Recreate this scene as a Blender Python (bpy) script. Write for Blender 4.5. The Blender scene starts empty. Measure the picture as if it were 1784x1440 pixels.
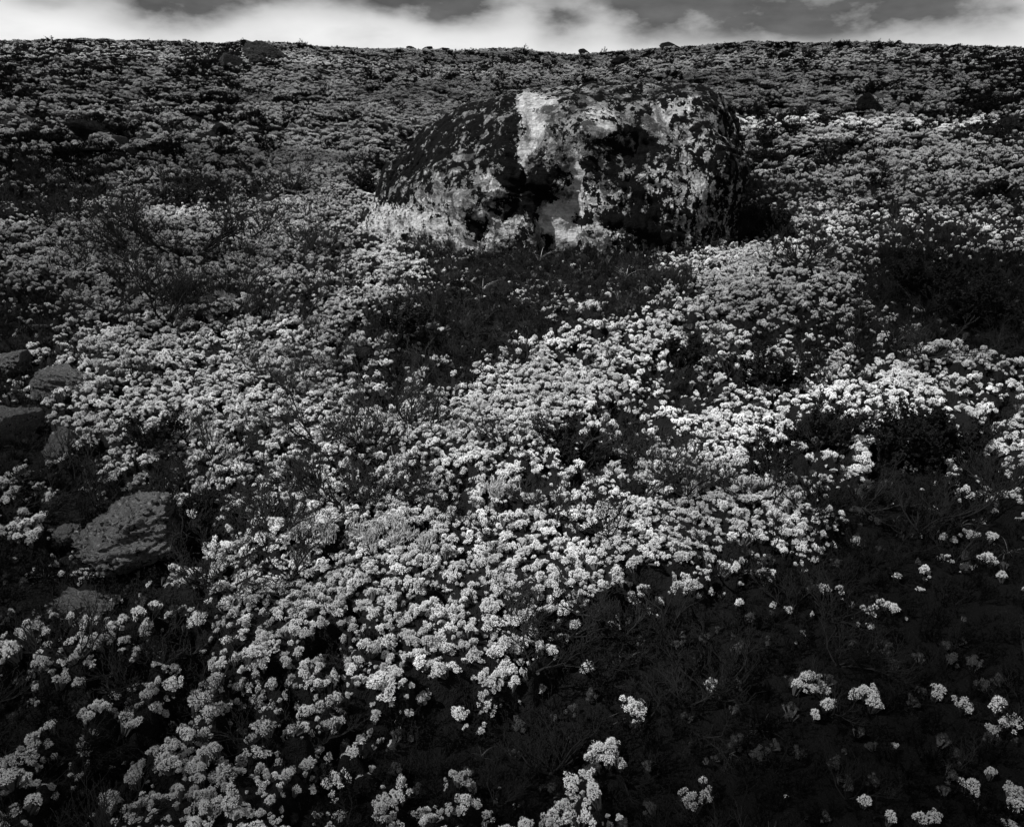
import bpy, math, random
import numpy as np
from mathutils import Vector, Matrix
random.seed(7)
RS = np.random.RandomState(11)
C = bpy.context.scene.collection
scene = bpy.context.scene
R = math.radians
PI = math.pi

# ------------------------------------------------------------------ camera model
F = 1300.0; CX = 892.0; CY = 720.0; PITCH = R(20); CH = 1.5
CP, SP = math.cos(PITCH), math.sin(PITCH)
def ray(px, py):
    u = (px-CX)/F; v = (CY-py)/F
    return np.array([u, CP+v*SP, -SP+v*CP])
def project(x, y, z):
    zz = z-CH
    d = y*CP-zz*SP
    d = np.maximum(d, 1e-3)
    return CX+F*x/d, CY-F*(y*SP+zz*CP)/d, d

# ------------------------------------------------------------------ noise
_perm = RS.permutation(512).astype(np.int64)
_perm = np.concatenate([_perm, _perm, _perm])
_ang = RS.rand(512)*2*PI
_gx, _gy = np.cos(_ang), np.sin(_ang)
def perlin(x, y, seed=0):
    x = np.asarray(x, float)+seed*17.31; y = np.asarray(y, float)-seed*9.77
    xi = np.floor(x).astype(np.int64); yi = np.floor(y).astype(np.int64)
    xf = x-xi; yf = y-yi
    u = xf*xf*xf*(xf*(xf*6-15)+10); v = yf*yf*yf*(yf*(yf*6-15)+10)
    def g(ix, iy, fx, fy):
        h = _perm[_perm[ix % 512]+(iy % 512)]
        return _gx[h]*fx+_gy[h]*fy
    a = g(xi, yi, xf, yf); b = g(xi+1, yi, xf-1, yf)
    c = g(xi, yi+1, xf, yf-1); d = g(xi+1, yi+1, xf-1, yf-1)
    return ((a+(b-a)*u)+((c+(d-c)*u)-(a+(b-a)*u))*v)*1.4
def fbm(x, y, o=4, seed=0):
    s = 0; a = 1; t = 0
    for i in range(o):
        s = s+a*perlin(x, y, seed+i*3); t += a; a *= .5; x = np.asarray(x)*2.03; y = np.asarray(y)*2.03
    return s/t
def sstep(a, b, x):
    t = np.clip((x-a)/(b-a), 0, 1); return t*t*(3-2*t)

# ------------------------------------------------------------------ cover map (0 dark heath .. 9 closed lichen), columns 89 px, rows 60 px from y=90
GRID = """
3 3 4 4 2 5 5 5 5 5 5 5 5 5 5 4 4 4 3 2
4 5 5 5 5 6 6 6 7 6 6 6 6 6 6 6 6 5 4 3
5 4 4 5 5 6 5 6 6 5 4 5 5 5 4 5 5 5 4 2
3 2 4 5 5 7 8 4 1 3 3 3 3 3 1 5 6 6 5 4
2 3 5 4 3 6 7 3 1 3 3 3 3 3 1 4 5 5 4 3
4 6 7 7 7 8 6 3 1 1 1 1 1 1 1 3 4 3 3 4
4 6 7 6 5 6 5 6 2 1 1 1 1 4 7 5 3 1 0 1
3 5 6 6 5 5 6 7 2 1 2 3 2 5 8 5 3 1 0 0
2 4 5 5 5 6 6 4 1 1 1 5 4 5 5 3 3 2 1 0
2 5 7 7 7 7 6 3 2 2 5 6 6 4 5 3 4 3 3 4
2 4 7 7 7 8 8 6 4 6 8 8 5 2 6 6 8 8 7 4
3 5 7 7 6 7 9 8 8 8 9 7 5 8 9 5 9 9 7 4
2 4 6 6 7 7 8 7 8 8 5 3 2 8 8 3 6 2 2 5
3 1 1 3 6 7 7 6 6 6 5 5 5 7 8 4 2 1 1 3
4 1 1 3 5 7 8 7 6 7 7 6 8 8 8 6 2 1 1 2
4 3 1 2 5 7 8 8 8 9 8 7 8 8 7 4 2 1 2 1
2 1 1 4 7 7 6 7 7 9 9 7 4 5 4 2 1 1 0 1
3 4 4 5 7 8 5 8 8 9 9 6 2 1 1 1 1 0 0 0
4 5 5 4 6 5 4 7 8 9 7 3 1 1 0 1 0 0 0 0
4 5 5 4 3 3 4 6 5 7 4 1 1 1 0 1 1 0 0 0
4 4 3 4 5 5 4 3 4 4 2 1 1 0 0 0 0 0 0 1
3 2 2 4 5 5 4 2 2 3 1 2 2 0 0 0 0 0 0 2
4 3 2 5 5 5 5 3 2 3 5 4 1 1 0 0 0 0 1 2
6 5 3 5 5 6 4 3 4 3 6 5 2 3 0 1 1 1 1 2
"""
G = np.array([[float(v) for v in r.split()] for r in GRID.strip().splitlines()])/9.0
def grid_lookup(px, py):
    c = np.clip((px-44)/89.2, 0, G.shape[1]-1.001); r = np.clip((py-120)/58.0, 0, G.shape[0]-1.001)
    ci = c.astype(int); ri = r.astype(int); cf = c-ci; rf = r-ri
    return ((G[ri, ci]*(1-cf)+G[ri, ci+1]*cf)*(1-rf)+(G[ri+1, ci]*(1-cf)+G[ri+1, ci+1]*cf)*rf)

# ------------------------------------------------------------------ terrain
CREST = [(-900, 82), (0, 75), (90, 74), (150, 72), (280, 76), (380, 80), (430, 78), (500, 80), (560, 86), (640, 88), (720, 90),
         (830, 93), (850, 89), (900, 88), (960, 96), (1000, 99), (1040, 97), (1100, 92), (1160, 88), (1250, 82), (1310, 76),
         (1400, 79), (1500, 77), (1600, 80), (1700, 86), (1784, 88), (2700, 80)]
_caz, _cel = [], []
for (a, b) in CREST:
    r_ = ray(a, b); _caz.append(math.atan2(r_[0], r_[1])); _cel.append(r_[2]/math.hypot(r_[0], r_[1]))
BUMPS = [  # x, y, rx, ry, h   broad swells that the photograph shows
]
def base_h(x, y):
    d = np.hypot(x, y); az = np.arctan2(x, y)
    z = np.interp(d, [0, 3, 7, 12, 20, 40, 60, 70, 90, 200, 500], [0, .2, .56, 1.02, 1.9, 4.5, 7.6, 7.7, 6.5, -10, -60])
    el = np.interp(az, _caz, _cel)
    z = z+(el*60+CH-7.6)*sstep(22, 60, d)*(1-sstep(70, 150, d))
    ahead = sstep(-20, 0, y)
    z = z*ahead
    z = z+sstep(1.5, 6, d)*(.05*perlin(x*.35, y*.35, 3))+sstep(8, 20, d)*(1-.6*sstep(45, 60, d))*.16*perlin(x*.16, y*.12, 4)
    for (bx, by, rx, ry, h) in BUMPS:
        z = z+h*np.exp(-((x-bx)/rx)**2-((y-by)/ry)**2)
    return z
def pct(n):      # noise value -> about uniform 0..1
    return .5+.5*np.tanh(n*2.3)
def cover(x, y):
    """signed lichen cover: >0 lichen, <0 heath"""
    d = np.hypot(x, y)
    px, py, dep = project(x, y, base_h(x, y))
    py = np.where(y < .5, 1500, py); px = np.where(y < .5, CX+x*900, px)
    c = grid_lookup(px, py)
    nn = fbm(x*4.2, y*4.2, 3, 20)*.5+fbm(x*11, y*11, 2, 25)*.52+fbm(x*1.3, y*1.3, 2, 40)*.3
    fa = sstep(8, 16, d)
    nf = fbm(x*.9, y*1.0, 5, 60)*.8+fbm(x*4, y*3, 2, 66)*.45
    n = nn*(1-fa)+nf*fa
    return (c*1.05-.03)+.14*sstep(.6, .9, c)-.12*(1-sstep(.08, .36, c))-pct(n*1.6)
def hummock(x, y):
    d = np.hypot(x, y)
    fa = sstep(9, 18, d)
    b = 1-np.abs(fbm(x*.75, y*.85, 3, 70))*2.6
    return fa*(1-.6*sstep(50, 62, d))*.27*np.clip(b, -.4, 1)
def height(x, y):
    x = np.asarray(x, float); y = np.asarray(y, float)
    d = np.hypot(x, y)
    cv = cover(x, y)
    near = 1-sstep(14, 25, d)
    z = base_h(x, y)+hummock(x, y)
    z = z+near*(.085*sstep(-.12, .35, cv)+.02*fbm(x*7, y*7, 2, 90)+.04*fbm(x*2.2, y*2.2, 2, 91))
    z = z+(1-near)*.03*sstep(-.1, .3, cv)
    return z
def at(px, py):
    r_ = ray(px, py); t = np.concatenate([np.linspace(.8, 15, 2500), np.linspace(15, 110, 4000)])
    x = r_[0]*t; y = r_[1]*t; z = CH+r_[2]*t
    g = base_h(x, y)+.03
    k = np.argmax(z < g)
    if not (z < g).any(): k = len(t)-1
    return float(x[k]), float(y[k])
def gz(x, y): return float(height(np.array([x]), np.array([y]))[0])

# ------------------------------------------------------------------ mesh + tagging helpers
def tag(o, label=None, cat=None, group=None, kind=None):
    if label: o['label'] = label
    if cat: o['category'] = cat
    if group: o['group'] = group
    if kind: o['kind'] = kind
    return o
def mesh_np(name, verts, faces, mat=None, smooth=True):
    me = bpy.data.meshes.new(name)
    verts = np.asarray(verts, np.float32); 
    if isinstance(faces, np.ndarray):
        n, k = faces.shape
        me.vertices.add(len(verts)); me.vertices.foreach_set('co', verts.ravel())
        me.loops.add(n*k); me.loops.foreach_set('vertex_index', faces.astype(np.int32).ravel())
        me.polygons.add(n); me.polygons.foreach_set('loop_start', (np.arange(n)*k).astype(np.int32))
        me.update(calc_edges=True)
    else:
        me.from_pydata([tuple(map(float, v)) for v in verts], [], faces)
    if smooth: me.polygons.foreach_set('use_smooth', np.ones(len(me.polygons), bool))
    if mat: me.materials.append(mat)
    me.update()
    return me
def link(name, me, parent=None, loc=(0, 0, 0), rot=(0, 0, 0), scl=(1, 1, 1)):
    o = bpy.data.objects.new(name, me); C.objects.link(o)
    o.location = loc; o.rotation_euler = rot; o.scale = scl
    if parent: o.parent = parent
    return o
class MB:
    def __init__(s): s.v = []; s.f = []; s.marks = []
    def tube(s, pts, rads, n=4, cap=True):
        base = len(s.v); pts = [Vector(p) for p in pts]
        prev = None
        for i, p in enumerate(pts):
            t = (pts[min(i+1, len(pts)-1)]-pts[max(i-1, 0)])
            if t.length < 1e-9: t = Vector((0, 0, 1))
            t.normalize()
            a = prev if prev is not None else Vector((.31, .87, .11))
            a = a-t*a.dot(t)
            if a.length < 1e-4: a = t.orthogonal()
            a.normalize(); prev = a; b = t.cross(a)
            for k in range(n):
                th = 2*PI*k/n
                s.v.append(p+(a*math.cos(th)+b*math.sin(th))*rads[i])
        for i in range(len(pts)-1):
            for k in range(n):
                q = base+i*n+k; w = base+i*n+(k+1) % n
                s.f.append((q, w, w+n, q+n))
        if cap: s.f.append(tuple(base+(len(pts)-1)*n+k for k in range(n)))
    def cone(s, a, b, r, up=None):
        a = Vector(a); b = Vector(b); t = (b-a).normalized(); o = t.orthogonal().normalized(); q = t.cross(o); base = len(s.v)
        ph = random.random()*6
        for k in range(3):
            s.v.append(a+(o*math.cos(ph+k*2.094)+q*math.sin(ph+k*2.094))*r)
        s.v.append(b)
        for k in range(3): s.f.append((base+k, base+(k+1) % 3, base+3))
    def leaf(s, p, d, L, w, nrm=None):
        d = Vector(d).normalized(); 
        side = d.cross(Vector(nrm) if nrm is not None else Vector((random.uniform(-1, 1), random.uniform(-1, 1), 1)))
        if side.length < 1e-4: side = d.orthogonal()
        side.normalize(); up = side.cross(d)
        p = Vector(p); b = len(s.v)
        s.v += [p, p+d*L*.5+side*w*.5+up*w*.12, p+d*L, p+d*L*.5-side*w*.5+up*w*.12]
        s.f.append((b, b+1, b+2, b+3))
    def ball(s, c, r, seg=8, rings=5, zs=1, jit=0.):
        b = len(s.v); c = Vector(c)
        for i in range(rings+1):
            ph = PI*i/rings
            for k in range(seg):
                th = 2*PI*k/seg; rr = r*(1+random.uniform(-jit, jit))
                s.v.append(c+Vector((math.sin(ph)*math.cos(th), math.sin(ph)*math.sin(th), math.cos(ph)*zs))*rr)
        for i in range(rings):
            for k in range(seg):
                s.f.append((b+i*seg+k, b+(i+1)*seg+k, b+(i+1)*seg+(k+1) % seg, b+i*seg+(k+1) % seg))
    def mesh(s, name, mat, smooth=True):
        me = bpy.data.meshes.new(name); me.from_pydata([tuple(v) for v in s.v], [], s.f)
        if smooth: me.polygons.foreach_set('use_smooth', np.ones(len(me.polygons), bool))
        me.materials.append(mat)
        if s.marks:
            me.materials.append(s.mat2)
            mi = np.zeros(len(me.polygons), np.int32)
            for (a, b) in s.marks: mi[a:b] = 1
            me.polygons.foreach_set('material_index', mi)
        me.update(); return me

# ------------------------------------------------------------------ materials
def mat_new(name):
    m = bpy.data.materials.new(name); m.use_nodes = True; nt = m.node_tree
    for n in list(nt.nodes): nt.nodes.remove(n)
    o = nt.nodes.new('ShaderNodeOutputMaterial'); b = nt.nodes.new('ShaderNodeBsdfPrincipled')
    nt.links.new(b.outputs[0], o.inputs[0]); b.inputs['Roughness'].default_value = .9
    b.inputs['Specular IOR Level'].default_value = .15
    return m, nt, b
class NT:
    def __init__(s, nt): s.nt = nt
    def n(s, t, **kw):
        x = s.nt.nodes.new(t)
        for k, v in kw.items(): setattr(x, k, v)
        return x
    def put(s, sock, v):
        if isinstance(v, bpy.types.NodeSocket): s.nt.links.new(v, sock)
        elif v is not None: sock.default_value = v
    def m(s, op, a, b=None, c=None, clamp=False):
        x = s.n('ShaderNodeMath', operation=op, use_clamp=clamp)
        s.put(x.inputs[0], a)
        if b is not None: s.put(x.inputs[1], b)
        if c is not None: s.put(x.inputs[2], c)
        return x.outputs[0]
    def mix(s, f, a, b):
        x = s.n('ShaderNodeMix', data_type='FLOAT'); s.put(x.inputs[0], f); s.put(x.inputs[2], a); s.put(x.inputs[3], b); return x.outputs[0]
    def ss(s, v, lo, hi, a=0., b=1.):
        x = s.n('ShaderNodeMapRange', interpolation_type='SMOOTHSTEP'); s.put(x.inputs[0], v); s.put(x.inputs[1], lo); s.put(x.inputs[2], hi)
        s.put(x.inputs[3], a); s.put(x.inputs[4], b); return x.outputs[0]
    def noise(s, vec, scale, detail=3, rough=.55, dist=0.):
        x = s.n('ShaderNodeTexNoise'); s.put(x.inputs['Vector'], vec); x.inputs['Scale'].default_value = scale
        x.inputs['Detail'].default_value = detail; x.inputs['Roughness'].default_value = rough; x.inputs['Distortion'].default_value = dist
        return x.outputs['Fac']
    def vor(s, vec, scale, feat='F1'):
        x = s.n('ShaderNodeTexVoronoi', feature=feat); s.put(x.inputs['Vector'], vec); x.inputs['Scale'].default_value = scale
        return x.outputs['Distance']
    def attr(s, name):
        return s.n('ShaderNodeAttribute', attribute_name=name).outputs['Fac']
    def obj(s): return s.n('ShaderNodeTexCoord').outputs['Object']
    def scale(s, v, sc):
        x = s.n('ShaderNodeMapping'); s.put(x.inputs[0], v); x.inputs['Scale'].default_value = sc; return x.outputs[0]
    def grey(s, v):
        x = s.n('ShaderNodeCombineColor'); 
        for i in range(3): s.put(x.inputs[i], v)
        return x.outputs[0]
    def bump(s, h, dist, strength=1.):
        x = s.n('ShaderNodeBump'); s.put(x.inputs['Height'], h); x.inputs['Distance'].default_value = dist; x.inputs['Strength'].default_value = strength
        return x.outputs[0]
def simple(name, v, var=.2, scale=30, rand=.2, rough=.9, spec=.15, trans=0.):
    m, nt, b = mat_new(name); N = NT(nt)
    r_ = N.n('ShaderNodeObjectInfo').outputs['Random']
    a = N.m('MULTIPLY_ADD', N.noise(N.obj(), scale, 3), var*2*v, v*(1-var))
    a = N.m('MULTIPLY', a, N.m('MULTIPLY_ADD', r_, 2*rand, 1-rand))
    nt.links.new(N.grey(a), b.inputs['Base Color'])
    b.inputs['Roughness'].default_value = rough; b.inputs['Specular IOR Level'].default_value = spec
    if trans:
        t = nt.nodes.new('ShaderNodeBsdfTranslucent'); nt.links.new(N.grey(a), t.inputs[0])
        mx = nt.nodes.new('ShaderNodeMixShader'); mx.inputs[0].default_value = trans
        nt.links.new(b.outputs[0], mx.inputs[1]); nt.links.new(t.outputs[0], mx.inputs[2])
        nt.links.new(mx.outputs[0], [n for n in nt.nodes if n.type == 'OUTPUT_MATERIAL'][0].inputs[0])
    return m
def lichen_material(name, v):
    m, nt, b = mat_new(name); N = NT(nt); oi = N.n('ShaderNodeObjectInfo'); r_ = oi.outputs['Random']; loc = oi.outputs['Location']
    drift = N.ss(N.noise(loc, 1.1, 4, .65), .36, .58, .70, 1.); drift2 = N.ss(N.noise(loc, 7, 3, .6), .35, .6, .80, 1.)
    a = N.m('MULTIPLY', N.m('MULTIPLY_ADD', N.m('POWER', r_, 2.), -.32, 1.), v)
    a = N.m('MULTIPLY', N.m('MULTIPLY', a, drift), drift2)
    a = N.m('MULTIPLY', a, N.m('MULTIPLY_ADD', N.noise(N.obj(), 4, 4, .7), .6, .7))
    nt.links.new(N.grey(a), b.inputs['Base Color']); b.inputs['Roughness'].default_value = 1; b.inputs['Specular IOR Level'].default_value = 0
    return m
M_lichen = lichen_material('lichen_pale', .88)
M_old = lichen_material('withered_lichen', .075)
M_stalk_pit = simple('lichen_stalk_pit_shade', .07, .3, 60, .3, 1., 0.)  # grey stalk bases, and dark cores that paint shade into the pits
M_antler = simple('antler_lichen', .26, .15, 60, .15, 1., 0., .1)
M_heath = simple('heath_leaf', .0065, .35, 60, .8, .8, .05)
M_bark = simple('twig_bark', .016, .3, 90, .3, .9, .06)
M_bleaf = simple('shrub_leaf', .008, .3, 60, .4, .8, .08)
M_grass = simple('dry_grass', .28, .2, 20, .3, .7, .2)
M_darkgrass = simple('sedge_blade', .07, .3, 20, .6, .6, .25)

def ground_material():
    m, nt, b = mat_new('peaty_ground'); N = NT(nt); v = N.obj()
    c = N.attr('cover')
    far = N.attr('far')
    n1 = N.noise(v, 14, 6, .7); n2 = N.noise(v, 60, 3, .7)
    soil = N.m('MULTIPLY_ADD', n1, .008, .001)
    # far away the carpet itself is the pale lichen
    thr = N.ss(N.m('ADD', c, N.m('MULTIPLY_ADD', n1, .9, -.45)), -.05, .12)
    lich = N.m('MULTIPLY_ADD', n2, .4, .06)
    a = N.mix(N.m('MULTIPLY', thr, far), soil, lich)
    nt.links.new(N.grey(a), b.inputs['Base Color'])
    nt.links.new(N.bump(N.m('ADD', n1, n2), .04), b.inputs['Normal'])
    return m
def rock_material(name, v0=.14, pale=.35, black=.45, sc=1.):
    m, nt, b = mat_new(name); N = NT(nt); v = N.obj()
    n1 = N.noise(v, 9*sc, 6, .65); n2 = N.noise(v, 45*sc, 4, .7); n3 = N.noise(v, 4*sc, 4, .6, 1.5)
    a = N.m('MULTIPLY', N.m('MULTIPLY_ADD', n1, 1.2, .4), v0)
    a = N.m('MULTIPLY', a, N.m('MULTIPLY_ADD', n2, 1.8, .1))
    p = N.ss(N.noise(v, 7*sc, 6, .7, .5), .55, .62)
    a = N.mix(p, a, N.m('MULTIPLY_ADD', n2, .2, pale-.1))
    k = N.ss(n3, 1-black-.02, 1-black+.03)
    a = N.mix(k, a, .014)
    nt.links.new(N.grey(a), b.inputs['Base Color'])
    a2_ = N.m('MULTIPLY', a, 1.)
    nt.links.new(N.bump(N.m('ADD', n1, N.m('MULTIPLY', n2, .9)), .45), b.inputs['Normal'])
    return m
M_ground = ground_material()
M_rock = rock_material('grey_rock', .15, .36, .40, 2.2)
M_rock_flaky = rock_material('flaky_rock', .19, .40, .42, 2.3)
M_rock_dark = rock_material('dark_rock', .035, .09, .45, 1.)

# ------------------------------------------------------------------ ground sheet
nr, na = 620, 900
rr = np.exp(np.linspace(math.log(.25), math.log(480), nr))
aa = np.concatenate([np.linspace(-R(50), R(50), 700, endpoint=False), np.linspace(R(50), R(310), 200, endpoint=False)])
RR, AA = np.meshgrid(rr, aa, indexing='ij')
X = (RR*np.sin(AA)).ravel(); Y = (RR*np.cos(AA)).ravel(); Z = height(X, Y)
vs = np.stack([X, Y, Z], 1)
i, k = np.meshgrid(np.arange(nr-1), np.arange(na), indexing='ij'); i = i.ravel(); k = k.ravel(); k2 = (k+1) % na
fc = np.stack([i*na+k, (i+1)*na+k, (i+1)*na+k2, i*na+k2], 1)
me = mesh_np('ground', vs, fc[:, ::-1], M_ground)
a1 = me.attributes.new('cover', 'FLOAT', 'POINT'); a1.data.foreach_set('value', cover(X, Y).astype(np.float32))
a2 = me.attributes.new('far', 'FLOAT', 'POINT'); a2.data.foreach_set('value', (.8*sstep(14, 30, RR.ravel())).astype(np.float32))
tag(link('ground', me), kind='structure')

# ------------------------------------------------------------------ boulder
BF = at(960, 436)                    # where the front of the boulder meets the ground
BYC = BF[1]+1.15
SIL = [(590, 432), (604, 415), (622, 380), (640, 350), (672, 300), (705, 262), (740, 225), (775, 203), (815, 185), (850, 177), (880, 163), (930, 152),
       (1000, 147), (1060, 144), (1110, 142), (1160, 147), (1200, 150), (1240, 160), (1268, 176), (1288, 200), (1300, 235), (1305, 270)]
sx, sz = [], []
for (a, b) in SIL:
    r_ = ray(a, b); t = (BYC-.25)/r_[1]; sx.append(r_[0]*t); sz.append(CH+r_[2]*t)
XL, XR = sx[0], sx[-1]
nu, nv = 520, 300
tt = -np.cos(np.linspace(0.02, PI-.02, nu))
tx = tt*1.0
bx = XL+(XR-XL)*(tx+1)/2
D = 1.2*(1-np.abs(tx)**np.where(tx > 0, 4.6, 3.0))**(1/2.3)*np.interp(tx, [-1, -.6, -.2, 1], [.75, .85, 1, 1.02])+.02
ztop = np.interp(bx, sx, sz)
zb = np.array([gz(x_, BYC-d_*.8) for x_, d_ in zip(bx, D)])-.22
nn_ = np.interp(tx, [-1, -.55, -.2, .2, 1], [2.3, 2.6, 2.7, 2.9, 3.2])
u = np.linspace(0, PI, nv)
U, BX = np.meshgrid(u, bx); _, DD = np.meshgrid(u, D); _, ZT = np.meshgrid(u, ztop); _, ZB = np.meshgrid(u, zb); _, NN = np.meshgrid(u, nn_)
cu, su = np.cos(U), np.sin(U)
PY = BYC-DD*np.sign(cu)*np.abs(cu)**(2/NN)
PZ = ZB+(ZT-ZB)*np.abs(su)**(2/NN)
PX = BX.copy()
# plan lean: left end sits further back
PY += np.interp(BX, [XL, XL+.9, XR-.5, XR], [.35, .05, 0, .15])
def n3(x, y, z, s, o=4, seed=0):
    return (fbm(x*s+z*s*.37, y*s*.8-z*s*.6, o, seed)+fbm(y*s+3.3, z*s+x*s*.4, o, seed+7))*.7
qx, qy, _ = project(PX, PY, PZ)
front = sstep(-.2, .25, cu)
def gb(cx, cy, wx, wy, rot=0.):
    c_, s_ = math.cos(R(rot)), math.sin(R(rot)); a = (qx-cx)*c_+(qy-cy)*s_; b = -(qx-cx)*s_+(qy-cy)*c_
    return np.exp(-(a/wx)**2-(b/wy)**2)
wx_ = qx+9*fbm(PX*4, PZ*4, 3, 5); wy_ = qy+9*fbm(PX*4+7, PZ*4, 3, 6)
def step_(v, a, b): return sstep(a, b, v)
f = np.zeros_like(PX)
f += .10*gb(990, 250, 70, 55)                          # domed nose
f += .07*gb(1060, 205, 60, 30, -20)
f += -.13*gb(1125, 262, 55, 28, -10)                   # hollow right of the nose
f += .10*gb(1220, 330, 90, 110)
f += -.10*gb(927, 240, 13, 70)                         # vertical groove
f += .10*gb(880, 250, 26, 70)
f += .13*gb(800, 340, 80, 70)                          # lower left swelling
f += -.12*gb(720, 260, 60, 30, -35)
f += .08*step_(-wy_, -337, -318)*gb(935, 300, 75, 60)  # overhanging lip
f += -.10*step_(wy_, 326, 345)*step_(wx_, 928, 948)*(1-step_(wx_, 1000, 1025))
f += -.10*step_(wy_, 330, 360)*gb(880, 380, 40, 60)
f += .08*step_(wx_, 1003, 1022)*gb(1050, 360, 60, 70)
f += -.05*gb(1010, 330, 9, 60, -12)
f += .06*gb(680, 390, 60, 40)
f += .025*step_(wx_+wy_*.2, 1160, 1168)-.03*step_(wx_-wy_*.25, 1215, 1222)*gb(1215, 240, 40, 60)
PY -= f*front
def facet(x_, y_, z_, s_, sd):          # broken planes: quantised tilted steps
    q_ = n3(x_, y_, z_, s_, 3, sd)*7; fl_ = np.floor(q_); fr_ = q_-fl_
    return (fl_+sstep(.0, .28, fr_))/7
nrm_r = .06*n3(PX, PY, PZ, 1.5, 5, 30)+.03*n3(PX, PY, PZ, 8, 5, 33)-.08*np.abs(n3(PX, PY, PZ, 2.2, 4, 36))+.16*facet(PX*.9, PY, PZ*1.3, 1.1, 61)-.03*np.abs(n3(PX*1.2, PY, PZ, 6, 3, 64))+.012*n3(PX, PY, PZ, 24, 3, 67)
PX += nrm_r*np.sign(tx)[:, None]*np.abs(tx)[:, None]**4*1.2
PY -= nrm_r*cu*1.3
PZ += nrm_r*su*.8*(np.abs(su) > 0)
vs = np.stack([PX.ravel(), PY.ravel(), PZ.ravel()], 1)
qx, qy, _ = project(PX, PY, PZ)
qx = qx+46*fbm(PX*2.4, PZ*2.8, 5, 51); qy = qy+40*fbm(PX*2.6+9, PZ*2.4, 5, 52)
org = np.array([(XL+XR)/2, BYC, float(zb[nu//2])])
i, k = np.meshgrid(np.arange(nu-1), np.arange(nv-1), indexing='ij'); i = i.ravel(); k = k.ravel()
fc = np.stack([i*nv+k, (i+1)*nv+k, (i+1)*nv+k+1, i*nv+k+1], 1)
fl = [tuple(map(int, q)) for q in fc]+[tuple(range(nv)), tuple(range((nu-1)*nv, nu*nv))[::-1]]
def boulder_material():
    m, nt, b = mat_new('lichen_spotted_boulder'); N = NT(nt); v = N.obj()
    blk, pal, crs, stk = N.attr('blk'), N.attr('pal'), N.attr('crs'), N.attr('stk')
    vz = N.scale(v, (1, 1, .5))
    n1 = N.noise(v, 5, 6, .62); n2 = N.noise(v, 28, 5, .7); n3_ = N.noise(v, 110, 3, .7)
    lay = N.noise(N.scale(v, (1, 1, 5)), 9, 5, .6, .6)
    b.inputs['Specular IOR Level'].default_value = .04; b.inputs['Roughness'].default_value = 1
    a = N.m('MULTIPLY', N.m('MULTIPLY_ADD', n1, .9, .5), .15)
    a = N.m('MULTIPLY', a, N.m('MULTIPLY_ADD', n2, 1.9, -.1))
    a = N.m('MULTIPLY', a, N.m('MULTIPLY_ADD', N.ss(N.noise(v, 7, 6, .7, .6), .44, .54), .9, .4))
    a = N.m('MULTIPLY', a, N.m('MULTIPLY_ADD', n3_, 1.4, .3))
    p = N.ss(N.m('ADD', pal, N.m('MULTIPLY_ADD', N.noise(v, 9, 4, .6, .4), 1.4, -.7)), .42, .60)
    a = N.mix(p, a, N.m('MULTIPLY', N.m('MULTIPLY_ADD', lay, .60, .08), N.m('MULTIPLY_ADD', n2, 1.7, .05)))
    cr = N.ss(N.m('ADD', crs, N.m('MULTIPLY_ADD', N.noise(v, 20, 5, .65, .3), 1.8, -.9)), .38, .50)
    a = N.mix(cr, a, N.m('MULTIPLY_ADD', N.noise(v, 55, 4, .8), .95, -.16))
    # black crusts: ragged coin sized spots that run together, plus painted hollow shade
    w1 = N.noise(v, 9, 7, .68, .15); w2 = N.noise(vz, 13, 5, .62, .5); w3 = N.noise(v, 38, 5, .7)
    w = N.m('ADD', N.mix(stk, w1, w2), N.m('MULTIPLY_ADD', w3, .36, -.18))
    k = N.ss(N.m('ADD', w, N.m('MULTIPLY', blk, .62)), .782, .792)
    a = N.mix(k, a, N.m('MULTIPLY_ADD', n3_, .006, .001))
    nt.links.new(N.grey(a), b.inputs['Base Color'])
    h = N.m('ADD', N.m('MULTIPLY', n2, .6), N.m('MULTIPLY', n3_, .25))
    h = N.m('ADD', h, N.m('MULTIPLY', lay, .5)); h = N.m('ADD', h, N.m('MULTIPLY', k, .3)); h = N.m('ADD', h, N.m('MULTIPLY', cr, .5))
    nt.links.new(N.bump(h, .05, 1.), b.inputs['Normal'])
    return m
me = mesh_np('boulder', vs-org, fl, boulder_material())
def blobs(L, base=0.):
    s = np.full(qx.shape, base)
    for (cx, cy, wx, wy, rot, val) in L:
        g = gb(cx, cy, wx, wy, rot); s = s*(1-g)+val*g if val >= 0 else s
    return s
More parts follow.
